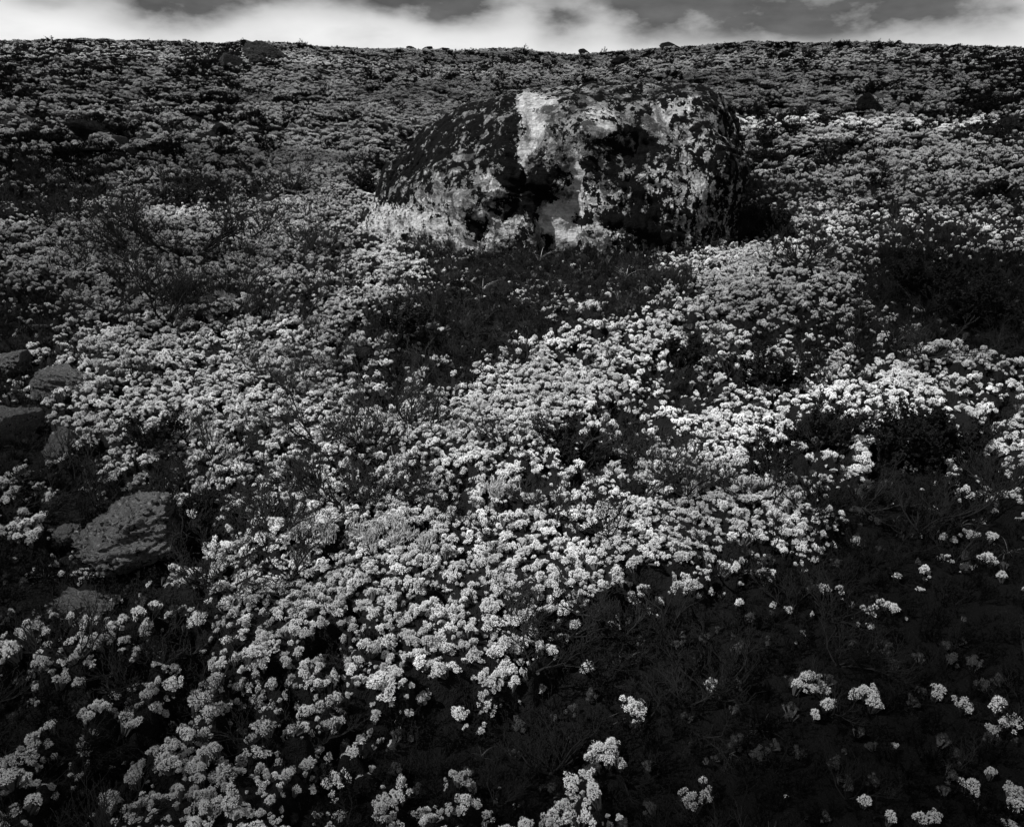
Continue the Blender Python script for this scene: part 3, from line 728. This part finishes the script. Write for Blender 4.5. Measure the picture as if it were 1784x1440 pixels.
LEAFY = [(1590, 790, .2, 0, 'dark leafy bush cutting into the right lichen patch'), (1540, 800, .17, 1, 'dark leafy bush beside the one in the right lichen patch'), (1440, 790, .15, 2, 'dark leafy bush under the right lichen patch'), (1640, 800, .18, 2, 'dark leafy bush at the right end of the lichen patch'), (1335, 860, .13, 1, 'small leafy bush at the border of the bright lichen'),
 (1340, 410, .3, 0, 'dark bush against the right side of the boulder'), (1395, 780, .15, 0, 'small dark bush in the notch of the right lichen patch'), (270, 800, .14, 2, 'dark leafy bush added for the shade behind the flaky rock'),  # bush behind the flaky rock is added to darken a shadowed spot
 (980, 800, .16, 1, 'small dark bush in the dark gap at centre'), (1330, 690, .2, 2, 'dark bush between the two right lichen patches'),  (700, 600, .2, 2, 'dark bush in front of the boulder foot'), (1190, 640, .2, 0, 'dark leafy bush in the dark gap below the boulder'),
 (450, 345, .22, 1, 'dark leafy bush on the left bank'), (330, 335, .22, 0, 'dark leafy bush left of the bank'), (1700, 560, .3, 2, 'dark leafy bush in the shadowed hollow at right'), (1600, 520, .3, 0, 'dark leafy bush at the border of the shadowed hollow')]
def place_shrub(x_, y_, s, wood, lf, lab, group, idx, tilt):
    e = bpy.data.objects.new('leafy_bush' if lf else 'bare_shrub', None); C.objects.link(e)
    e.location = (x_, y_, gz(x_, y_)+.01); e.rotation_euler = (tilt, 0, (idx*2.39) % 6.28); s *= .72 if not lf else .85; e.scale = (s, s, s); e.empty_display_size = .1
    tag(e, lab, 'shrub', group)
    link('branches', wood, e)
    if lf: link('leaves', lf, e)
    return e
for idx, (px_, py_, s, kd, lab) in enumerate(SHR):
    x_, y_ = at(px_, py_); place_shrub(x_, y_, s, TW[kd][0], None, lab, 'bare twiggy shrubs over the lichen', idx, random.uniform(-.2, .1)); LAND.append((x_, y_, lab))
for idx, (px_, py_, s, kd, lab) in enumerate(LEAFY):
    x_, y_ = at(px_, py_); place_shrub(x_, y_, s, TL[kd][0], TL[kd][1], lab, 'dark leafy bushes', idx, 0.)
LAND += [(x_, y_, l) for (x_, y_, l) in [(o.location.x, o.location.y, o['label']) for o in C.objects if o.name.startswith('rock')]]
# --- grass tufts
TF = [(1285, 560, .3, 0, 'pale dry grass tuft with splayed blades in front of the boulder, right of centre'), (1420, 600, .3, 1, 'pale dry grass blades curling in the dark heath at right'), (1560, 590, .25, 2, 'pale dry grass tuft near the shadowed hollow'), (1310, 430, .4, 1, 'thin dry grass at the right foot of the boulder'),
      (940, 450, .35, 2, 'thin dry grass at the middle of the boulder foot'), (690, 830, .17, 2, 'dry grass tuft in the twigs left of centre'), (1135, 900, .15, 1, 'dry grass blades right of centre'), (710, 950, .12, 1, 'dry grass blades in the white lichen at centre'), (600, 800, .2, 1, 'long dry blade in the lichen left of centre'),
      (1420, 690, .2, 1, 'dry blade bent over the right lichen patch'), (530, 1120, .09, 1, 'dry blades by the twigs at lower left'), (575, 1225, .09, 2, 'short dry grass by the lower lichen left of centre'), (840, 500, .3, 2, 'dry grass in the dark heath before the boulder'), (1090, 480, .3, 2, 'dry grass before the right half of the boulder')]
tuft_objs = []
for idx, (px_, py_, s, kd, lab) in enumerate(TF):
    x_, y_ = at(px_, py_); o = link('grass_tuft', TUFT[kd], loc=(x_, y_, gz(x_, y_)), rot=(0, 0, idx*1.9), scl=(s*.72, s*.72, s*.72)); tag(o, lab, 'grass tuft', 'pale dry grass tufts')
# --- individual lichen tufts with their labels
def near_label(x, y, s, v):
    best = min(LAND, key=lambda q: math.hypot(q[0]-x, q[1]-y)); dx, dy = x-best[0], y-best[1]
    if abs(dx) > abs(dy): side = 'right of' if dx > 0 else 'left of'
    else: side = 'behind' if dy > 0 else 'in front of'
    shape = ['knobbly', 'upright', 'broad', 'round', 'tall', 'lumpy', 'twin', 'flat topped'][v]
    size = 'small' if s < .028 else ('large' if s > .036 else 'pale')
    l = best[2].split(',')[0].split(' '); short = ' '.join(l[:8]) if len(l) > 8 else ' '.join(l)
    while short.split(' ')[-1] in ('of', 'the', 'in', 'at', 'and', 'with', 'to', 'a', 'its', 'by', 'near', 'over', 'on', 'from', 'between', 'left', 'right', 'lower', 'bright', 'grey', 'white', 'largest'): short = ' '.join(short.split(' ')[:-1])
    return f'{size} {shape} lichen clump {side} {short}'
protos = []
idxs = np.where(ind)[0]
for q in idxs:
    o = link('lichen_clump', HEADS[var[q]], loc=pts[q], rot=rot[q], scl=scl[q])
    tag(o, near_label(hx[q], hy[q], sz_[q], int(var[q])), 'lichen', 'pale lichen tufts of the foreground')
    if len(protos) <= var[q]: pass
EX2 = []
for (x_, y_, s, lab) in EXTRA:
    if s < .034: EX2.append((x_, y_, s, lab, .02)); continue
    k = int(3+(s/.034)**2*1.6)
    for j in range(k):
        a_ = j*2.4; q_ = s*.85*math.sqrt(j/k); t_ = random.uniform(.020, .030)
        EX2.append((x_+q_*math.cos(a_), y_+q_*math.sin(a_), t_, lab if j == 0 else '', .02+.5*s*(1-j/k)))
for (x_, y_, s, lab, up_) in EX2:
    v = random.randrange(8) if s < .04 else random.choice([2, 5, 7]); o = link('lichen_clump', HEADS[v], loc=(x_, y_, gz(x_, y_)+up_), rot=(random.uniform(-.2, .2), random.uniform(-.2, .2), random.uniform(0, 6)), scl=(s, s, s*1.1))
    tag(o, lab or near_label(x_, y_, s, v), 'lichen', 'pale lichen tufts of the foreground')
for h in HEADS: protos.append(next(o for o in C.objects if o.data == h))
rest = ~ind
tag(gn_scatter('lichen_carpet', pts[rest], rot[rest], scl[rest], var[rest], protos), 'carpet of pale bushy reindeer lichen tufts covering the slope', 'lichen', kind='stuff')

# small broken pieces between and around the heads
kx, ky = sector(.95, 14, lambda r: .024+.0016*max(0, r-2)+.002*max(0, r-7), R(60))
cv = cover(kx, ky)+RS.normal(0, .12, len(kx)); keep = (cv > -.10) & (cv < .5) & (RS.rand(len(kx)) < .38) & clear_rocks(kx, ky)
kx, ky = kx[keep], ky[keep]; n = len(kx); ks = RS.uniform(.005, .013, n)*(1+.05*np.hypot(kx, ky))
tag(gn_scatter('broken_lichen', np.stack([kx, ky, height(kx, ky)+RS.uniform(-.005, .028, n)], 1), slope_rot(kx, ky, .5), np.stack([ks, ks*RS.uniform(.6, 1.2, n), ks], 1), RS.randint(0, len(HEADS), n), protos), 'small broken pieces of pale lichen between the rounded tufts', 'lichen', kind='stuff')
# leafy lichen growing on the boulder's foot
m_ = np.clip(crs*1.0, 0, 1); vx = vs.reshape(nu, nv, 3); okk = (m_ > .5) & (vx[:, :, 1] < BYC) & (fbm(PX*9, PZ*9, 3, 81) > -.08) & (RS.rand(nu, nv) < .10)
bp = vx[okk]; n = len(bp); bs = RS.uniform(.008, .022, n); br = slope_rot(bp[:, 0], bp[:, 1], .3); br[:, 0] += 1.1
tag(gn_scatter('boulder_lichen', bp, br, np.stack([bs, bs, bs*.6], 1), RS.randint(0, len(HEADS), n), protos), 'pale leafy lichen rosettes crusting the foot of the big boulder', 'lichen', kind='stuff')

# --- far lichen cushions: a few stand alone as things, the rest is the far carpet
fx, fy = sector(13.5, 72, lambda r: .15+.0040*(r-13), R(54))
cv = cover(fx, fy)-.04+RS.normal(0, .28, len(fx)); hm = hummock(fx, fy)
keep = ((cv+.55*(hm-.03)) > -.02) & clear_rocks(fx, fy)
fx, fy = fx[keep], fy[keep]; fz = height(fx, fy)-.01; n = len(fx)
fs = RS.uniform(.05, .15, n)*(1+.012*(np.hypot(fx, fy)-13))
fpts = np.stack([fx, fy, fz], 1); frot = slope_rot(fx, fy, .10); fscl = np.stack([fs, fs, fs*RS.uniform(.7, 1.5, n)], 1); fvar = RS.randint(0, 4, n)
CUSH = [(1450, 265, .5, 'pale lichen cushion on the right slope below the black rock'), (700, 190, .6, 'pale lichen cushion on the slope behind the left shoulder of the boulder'), (600, 190, .6, 'pale domed lichen cushion left of the boulder'), (1350, 300, .4, 'pale lichen cushion close to the right side of the boulder')]
cps = []
for q, (px_, py_, s, lab) in enumerate(CUSH):
    x_, y_ = at(px_, py_); o = link('lichen_cushion', PATCH[q], loc=(x_, y_, gz(x_, y_)), scl=(s, s, s*.6)); tag(o, lab, 'lichen', 'domed lichen cushions'); cps.append(o)
tag(gn_scatter('far_lichen_carpet', fpts, frot, fscl, fvar, cps), 'far carpet of pale lichen cushions running up to the skyline', 'lichen', kind='stuff')

# fine tufts and dark scrub that break up the far slope
ux, uy = sector(11, 66, lambda r: .10+.006*(r-11), R(54)); cv = cover(ux, uy)+RS.normal(0, .25, len(ux)); hm = hummock(ux, uy)
keep = ((cv+.5*(hm-.03)) > -.28) & (RS.rand(len(ux)) < .85) & clear_rocks(ux, uy); ux, uy = ux[keep], uy[keep]; n = len(ux); us = RS.uniform(.025, .06, n)*(1+.03*(np.hypot(ux, uy)-11))
tag(gn_scatter('far_lichen_tufts', np.stack([ux, uy, height(ux, uy)+RS.uniform(0, .05, n)], 1), slope_rot(ux, uy, .3), np.stack([us, us, us*1.1], 1), RS.randint(0, len(HEADS), n), protos), 'small pale lichen tufts strewn over the far slope', 'lichen', kind='stuff')
wx2, wy2 = sector(9, 55, lambda r: .34+.011*(r-9), R(54)); cv = cover(wx2, wy2); dr = fbm(wx2*.35, wy2*.45, 4, 95)
keep = (RS.rand(len(wx2)) < np.clip(.08+dr*1.3-cv*.3, 0, .8)) & clear_rocks(wx2, wy2); wx2, wy2 = wx2[keep], wy2[keep]; n = len(wx2); ws = RS.uniform(.10, .24, n)*(1+.012*np.hypot(wx2, wy2))
lfo = [next(o for o in C.objects if o.data == t[1]) for t in TL]
tag(gn_scatter('far_scrub', np.stack([wx2, wy2, height(wx2, wy2)-.01], 1), slope_rot(wx2, wy2, .15), np.stack([ws, ws, ws*.8], 1), RS.randint(0, 3, n), lfo), 'low dark scrub in drifts over the far slope', 'scrub', kind='stuff')
# withered grey tufts half buried in the black heath
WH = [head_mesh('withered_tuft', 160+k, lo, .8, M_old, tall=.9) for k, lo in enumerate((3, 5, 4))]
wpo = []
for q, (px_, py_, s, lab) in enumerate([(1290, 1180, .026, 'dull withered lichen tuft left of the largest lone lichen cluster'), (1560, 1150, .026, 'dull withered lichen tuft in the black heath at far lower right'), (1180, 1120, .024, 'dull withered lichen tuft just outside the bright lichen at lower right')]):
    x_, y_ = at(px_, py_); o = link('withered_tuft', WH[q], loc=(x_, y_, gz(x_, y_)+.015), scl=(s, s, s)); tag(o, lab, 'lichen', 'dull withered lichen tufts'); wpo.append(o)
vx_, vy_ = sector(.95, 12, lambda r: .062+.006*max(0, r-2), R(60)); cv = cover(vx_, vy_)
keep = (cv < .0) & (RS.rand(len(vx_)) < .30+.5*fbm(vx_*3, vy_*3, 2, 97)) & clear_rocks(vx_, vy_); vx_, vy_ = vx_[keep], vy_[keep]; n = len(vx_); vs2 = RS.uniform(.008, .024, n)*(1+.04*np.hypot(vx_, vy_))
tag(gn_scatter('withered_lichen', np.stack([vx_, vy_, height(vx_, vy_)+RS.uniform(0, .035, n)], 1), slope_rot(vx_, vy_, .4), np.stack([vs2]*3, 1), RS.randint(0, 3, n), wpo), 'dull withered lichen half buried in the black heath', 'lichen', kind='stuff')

# --- dark heath between
sx_, sy_ = sector(.9, 14, lambda r: .050+.004*max(0, r-2), R(60))
cv = cover(sx_, sy_)
keep = ((cv < .03+RS.rand(len(cv))*.12)) & clear_rocks(sx_, sy_)
sx_, sy_, cv = sx_[keep], sy_[keep], cv[keep]; szz = height(sx_, sy_)-.008; n = len(sx_)
ss_ = RS.uniform(.030, .062, n)*(1+.05*np.clip(np.hypot(sx_, sy_)-2, 0, 12))
SPL = [(1300, 1290, .07, 'dark crowberry sprig low in the black heath, bottom right'), (1150, 1330, .06, 'dark crowberry sprig at the bottom right of centre'), (1380, 1120, .07, 'dark crowberry sprig above the largest lone lichen clump'), (620, 1400, .06, 'dark crowberry sprig at the bottom left of centre')]
sp = []
for q, (px_, py_, s, lab) in enumerate(SPL):
    x_, y_ = at(px_, py_); o = link('heath_sprig', SPRIG[q], loc=(x_, y_, gz(x_, y_)), scl=(s, s, s)); tag(o, lab, 'heath sprig', 'dark heath sprigs'); sp.append(o)
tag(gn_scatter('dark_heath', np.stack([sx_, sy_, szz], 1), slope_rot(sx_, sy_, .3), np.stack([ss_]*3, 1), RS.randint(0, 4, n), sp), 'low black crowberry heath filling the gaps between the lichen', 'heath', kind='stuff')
mx_, my_ = sector(12, 70, lambda r: .26+.006*(r-12), R(54))
cv = cover(mx_, my_)+.0+RS.normal(0, .25, len(mx_)); hm = hummock(mx_, my_)
keep = ((cv+.55*(hm-.03)) < .02) & clear_rocks(mx_, my_)
mx_, my_ = mx_[keep], my_[keep]; n = len(mx_); ms = RS.uniform(.14, .36, n)*(1+.01*(np.hypot(mx_, my_)-12))
MPL = [(60, 300, .4, 'black heath mat near the left edge of the slope'), (1720, 250, .5, 'black heath mat near the right edge of the slope'), (1700, 470, .4, 'black heath mat in the shadowed hollow at right')]
mp = []
for q, (px_, py_, s, lab) in enumerate(MPL):
    x_, y_ = at(px_, py_); o = link('heath_mat', MATP[q], loc=(x_, y_, gz(x_, y_)), scl=(s, s, s)); tag(o, lab, 'heath mat', 'black heath mats'); mp.append(o)
tag(gn_scatter('far_heath', np.stack([mx_, my_, height(mx_, my_)-.02], 1), slope_rot(mx_, my_, .1), np.stack([ms, ms, ms], 1), RS.randint(0, 3, n), mp), 'dark heath in streaks between the far lichen cushions', 'heath', kind='stuff')

# --- fine twigs everywhere in lichen (ground cover litter), sedge
qx_, qy_ = sector(1., 13, lambda r: .13+.03*max(0, r-2)); cv = cover(qx_, qy_)
tq, tr, _ = project(qx_, qy_, base_h(qx_, qy_)); zone = np.zeros(len(qx_))
for (a_, b_, c_, d_) in [(330, 425, 170, 45), (330, 540, 170, 40), (650, 800, 120, 90), (420, 940, 150, 110), (960, 1150, 70, 70), (520, 430, 60, 40), (150, 420, 120, 30), (1180, 880, 80, 30), (1660, 900, 90, 40), (220, 1180, 130, 60)]:
    zone = np.maximum(zone, np.exp(-((tq-a_)/c_)**2-((tr-b_)/d_)**2))
keep = (RS.rand(len(qx_)) < np.where(cv < .1, .30, .08)+.28*zone) & clear_rocks(qx_, qy_); zone = zone[keep]; qx_, qy_ = qx_[keep], qy_[keep]; n = len(qx_); qs = RS.uniform(.05, .13, n)*(1+.06*np.hypot(qx_, qy_))*(1+.8*zone)
TWP = [o for o in C.objects if o.name.startswith('branches') and o.data in [t[0] for t in TW]][:4]
tag(gn_scatter('bare_twigs', np.stack([qx_, qy_, height(qx_, qy_)+.01], 1), slope_rot(qx_, qy_, .4), np.stack([qs]*3, 1), RS.randint(0, 4, n), TWP), 'fine bare twigs sprouting all through the lichen and heath', 'twigs', kind='stuff')
# sedge in front of the boulder and in the heath
gx_, gy_ = sector(1., 12, lambda r: .12+.012*max(0, r-2)); cv = cover(gx_, gy_)
pq, pr, _ = project(gx_, gy_, base_h(gx_, gy_))
pz_ = np.clip(np.exp(-((pq-960)/330)**2-((pr-500)/70)**2)*1.2+np.exp(-((pq-1380)/160)**2-((pr-430)/60)**2)+.10, 0, 1)*(cv < .05)
keep = (RS.rand(len(gx_)) < pz_) & clear_rocks(gx_, gy_); gx_, gy_ = gx_[keep], gy_[keep]; n = len(gx_); gs = RS.uniform(.05, .10, n)*(1+.12*np.hypot(gx_, gy_))
sdp = []
for q, (px_, py_, lab) in enumerate([(1010, 470, 'dark sedge tuft close under the boulder'), (780, 480, 'dark sedge tuft before the left half of the boulder')]):
    x_, y_ = at(px_, py_); o = link('sedge_tuft', SEDGE[q], loc=(x_, y_, gz(x_, y_)), scl=(.2, .2, .2)); tag(o, lab, 'grass tuft', 'dark sedge tufts'); sdp.append(o)
tag(gn_scatter('sedge', np.stack([gx_, gy_, height(gx_, gy_)], 1), slope_rot(gx_, gy_, .2), np.stack([gs]*3, 1), RS.randint(0, 2, n), sdp), 'thin dark sedge growing in the heath before the boulder', 'grass', kind='stuff')
# antler lichen
al = []
for q, (px_, py_, lab) in enumerate([(690, 960, 'patch of stringy antler shaped lichen left of the white heads at centre'), (880, 880, 'patch of stringy antler shaped lichen above the white heads at centre')]):
    x_, y_ = at(px_, py_); o = link('antler_lichen', ANT[q], loc=(x_, y_, gz(x_, y_)), scl=(.05, .05, .05)); tag(o, lab, 'lichen', 'stringy lichen patches'); al.append(o)
ax_, ay_ = [], []
for (px_, py_, s, k) in [(690, 960, .20, 8), (880, 870, .14, 5), (640, 985, .12, 3), (430, 540, .4, 30), (1290, 470, .2, 15), (560, 960, .1, 8)]:
    x_, y_ = at(px_, py_)
    for _ in range(k): ax_.append(x_+random.gauss(0, s*.5)); ay_.append(y_+random.gauss(0, s*.5))
ax_, ay_ = np.array(ax_), np.array(ay_); n = len(ax_)
tag(gn_scatter('stringy_lichen', np.stack([ax_, ay_, height(ax_, ay_)+.012], 1), slope_rot(ax_, ay_, .2), np.stack([RS.uniform(.022, .04, n)]*3, 1), RS.randint(0, 2, n), al), 'stringy antler shaped lichen mixed among the bushy heads', 'lichen', kind='stuff')

# ------------------------------------------------------------------ light and sky
SHADE_PUFFS = [(-260, 900, .9, .9), (-60, 1250, .8, .5), (400, 1500, .9, .3), (950, 1560, .9, .3), (1500, 1420, .8, .5), (1800, 1050, .9, .9), (1850, 520, 2.2, 1.6), (-120, 480, 2.2, 1.8),
          (80, 210, 9, 7), (1780, 150, 12, 12), (900, 95, 50, 9), (200, 300, 3, 2.2), (1560, 300, 3.2, 4), (420, 150, 15, 9), (1450, 160, 15, 9), (1330, 96, 22, 12), (250, 1560, .9, .3)]  # ground spots and radii dimmed by the added puffs
SUN = Vector((-.60, -.24, .76)).normalized()
sl = bpy.data.lights.new('sun', 'SUN'); sl.energy = 5.0; sl.angle = R(.5); sl.color = (1, 1, 1)
so = link('sun', sl); so.rotation_euler = SUN.to_track_quat('Z', 'Y').to_euler(); so.location = (0, 0, 40)
w = bpy.data.worlds.new('World'); scene.world = w; w.use_nodes = True; nt = w.node_tree; N = NT(nt)
for q in list(nt.nodes): nt.nodes.remove(q)
out = N.n('ShaderNodeOutputWorld'); bg = N.n('ShaderNodeBackground'); nt.links.new(bg.outputs[0], out.inputs[0])
sky = N.n('ShaderNodeTexSky', sky_type='NISHITA'); sky.sun_disc = False
sky.sun_elevation = math.asin(SUN.z); sky.sun_rotation = math.atan2(SUN.x, SUN.y)
bw = N.n('ShaderNodeRGBToBW'); nt.links.new(sky.outputs[0], bw.inputs[0])
tc = N.n('ShaderNodeTexCoord').outputs['Generated']; sp_ = N.n('ShaderNodeSeparateXYZ'); nt.links.new(tc, sp_.inputs[0])
dx, dy, dz = sp_.outputs
yy = N.m('MAXIMUM', dy, .05); AZ = N.m('DIVIDE', dx, yy); EL = N.m('DIVIDE', dz, yy)
c1 = N.noise(N.scale(tc, (1, 1, 2.2)), 5, 4, .5, 0.); c2 = N.noise(N.scale(tc, (1, 1, 3)), 14, 4, .55, 0.)
AZd = N.m('ADD', AZ, N.m('MULTIPLY_ADD', c1, .16, -.08)); ELd = N.m('ADD', EL, N.m('MULTIPLY_ADD', c2, .028, -.014))
def px2(px, py):
    r_ = ray(px, py); return r_[0]/r_[1], r_[2]/r_[1]
dark = None
for (px_, py_, wx, wy, amp) in [(290, 10, 110, 29, 1.0), (420, 0, 60, 12, .5), (780, 6, 90, 22, .95), (690, 6, 90, 12, .45), (975, 22, 46, 34, .75), (1120, 14, 60, 34, .85), (1290, 12, 190, 34, 1.0), (1520, 12, 220, 34, 1.), (1420, 60, 260, 22, .22), (600, -8, 420, 14, .55),
                               (1740, 8, 60, 14, .6), (60, 8, 60, 8, .3), (500, -90, 500, 45, .7), (1300, -90, 600, 60, .8)]:
    a0, e0 = px2(px_, py_); sxw = wx/1450; syw = wy/1450*1.45
    g = N.m('ADD', N.m('POWER', N.m('DIVIDE', N.m('SUBTRACT', AZd, a0), sxw), 2.), N.m('POWER', N.m('DIVIDE', N.m('SUBTRACT', ELd, e0), syw), 2.))
    g = N.m('MULTIPLY', N.m('EXPONENT', N.m('MULTIPLY', g, -1.)), amp)
    dark = g if dark is None else N.m('MAXIMUM', dark, N.m('MULTIPLY_ADD', dark, .3, g)) if False else N.m('SUBTRACT', N.m('ADD', dark, g), N.m('MULTIPLY', dark, g))
ahead = N.ss(dy, 0., .3)
upd = N.ss(dz, .2, .55)
cl = N.ss(c1, .4, .62)
rag = N.ss(N.noise(N.scale(tc, (1, 1, 2.2)), 13, 6, .55), .32, .62, .72, 1.12)
dark = N.m('MULTIPLY', N.m('MULTIPLY', N.m('MULTIPLY', N.m('POWER', dark, 1.0), 1.2), rag), ahead, clamp=True)
dark = N.m('MAXIMUM', dark, N.m('MULTIPLY_ADD', upd, .75, N.m('MULTIPLY', cl, .12)), clamp=True)
bright = N.m('MULTIPLY_ADD', c2, .20, .38)
col = N.mix(dark, bright, N.m('MULTIPLY_ADD', c2, .10, -.005))
col = N.m('ADD', N.m('MULTIPLY', col, 10.), N.m('MULTIPLY', bw.outputs[0], .06))
nt.links.new(N.grey(col), bg.inputs['Color']); bg.inputs['Strength'].default_value = .1

# unseen puffs added between sun and slope, only to dim the carpet borders
mc = bpy.data.materials.new('shade_puff_film'); mc.use_nodes = True; nt = mc.node_tree; N = NT(nt)
for q in list(nt.nodes): nt.nodes.remove(q)
oo = nt.nodes.new('ShaderNodeOutputMaterial'); tr = nt.nodes.new('ShaderNodeBsdfTransparent'); df = nt.nodes.new('ShaderNodeBsdfDiffuse'); mx = nt.nodes.new('ShaderNodeMixShader')
df.inputs[0].default_value = (.8, .8, .8, 1); mx.inputs[0].default_value = .40; nt.links.new(tr.outputs[0], mx.inputs[1]); nt.links.new(df.outputs[0], mx.inputs[2]); nt.links.new(mx.outputs[0], oo.inputs[0])
def shade_puff_mesh(seed):
    import bmesh
    bm = bmesh.new(); bmesh.ops.create_icosphere(bm, subdivisions=4, radius=1.0)
    v = np.array([q.co[:] for q in bm.verts]); fcs = np.array([[w.index for w in q.verts] for q in bm.faces]); bm.free()
    x, y, z = v.T; v = v*(1+.5*n3(x, y, z, 1.3, 4, seed))[:, None]; v[:, 2] *= .5
    return mesh_np('shade_puff', v, fcs, mc)
PUFF_MESHES = [shade_puff_mesh(70), shade_puff_mesh(75)]
for q, (px_, py_, rx, ry) in enumerate(SHADE_PUFFS):
    x_, y_ = at(px_, py_); p = Vector((x_, y_, gz(x_, y_)))+SUN*110
    tag(link('shade_puff', PUFF_MESHES[q % 2], loc=p, scl=(rx, ry, min(rx, ry)), rot=(0, 0, 0)), kind='structure')

# ------------------------------------------------------------------ camera and render settings
cam = bpy.data.cameras.new('camera'); co = link('camera', cam); co.location = (0, 0, CH); co.rotation_euler = (PI/2-PITCH, 0, 0)
cam.sensor_width = 36; cam.sensor_fit = 'HORIZONTAL'; cam.lens = 36*F/1784; cam.clip_start = .05; cam.clip_end = 2000
scene.camera = co
vs_ = scene.view_settings; vs_.view_transform = 'Standard'; vs_.look = 'None'; vs_.gamma = 1; vs_.exposure = .82; vs_.use_curve_mapping = False
scene.cycles.max_bounces = 5; scene.cycles.diffuse_bounces = 2; scene.cycles.transparent_max_bounces = 4
print('near heads', len(hx), 'far', len(fx), 'sprigs', len(sx_), 'objects', len(C.objects))
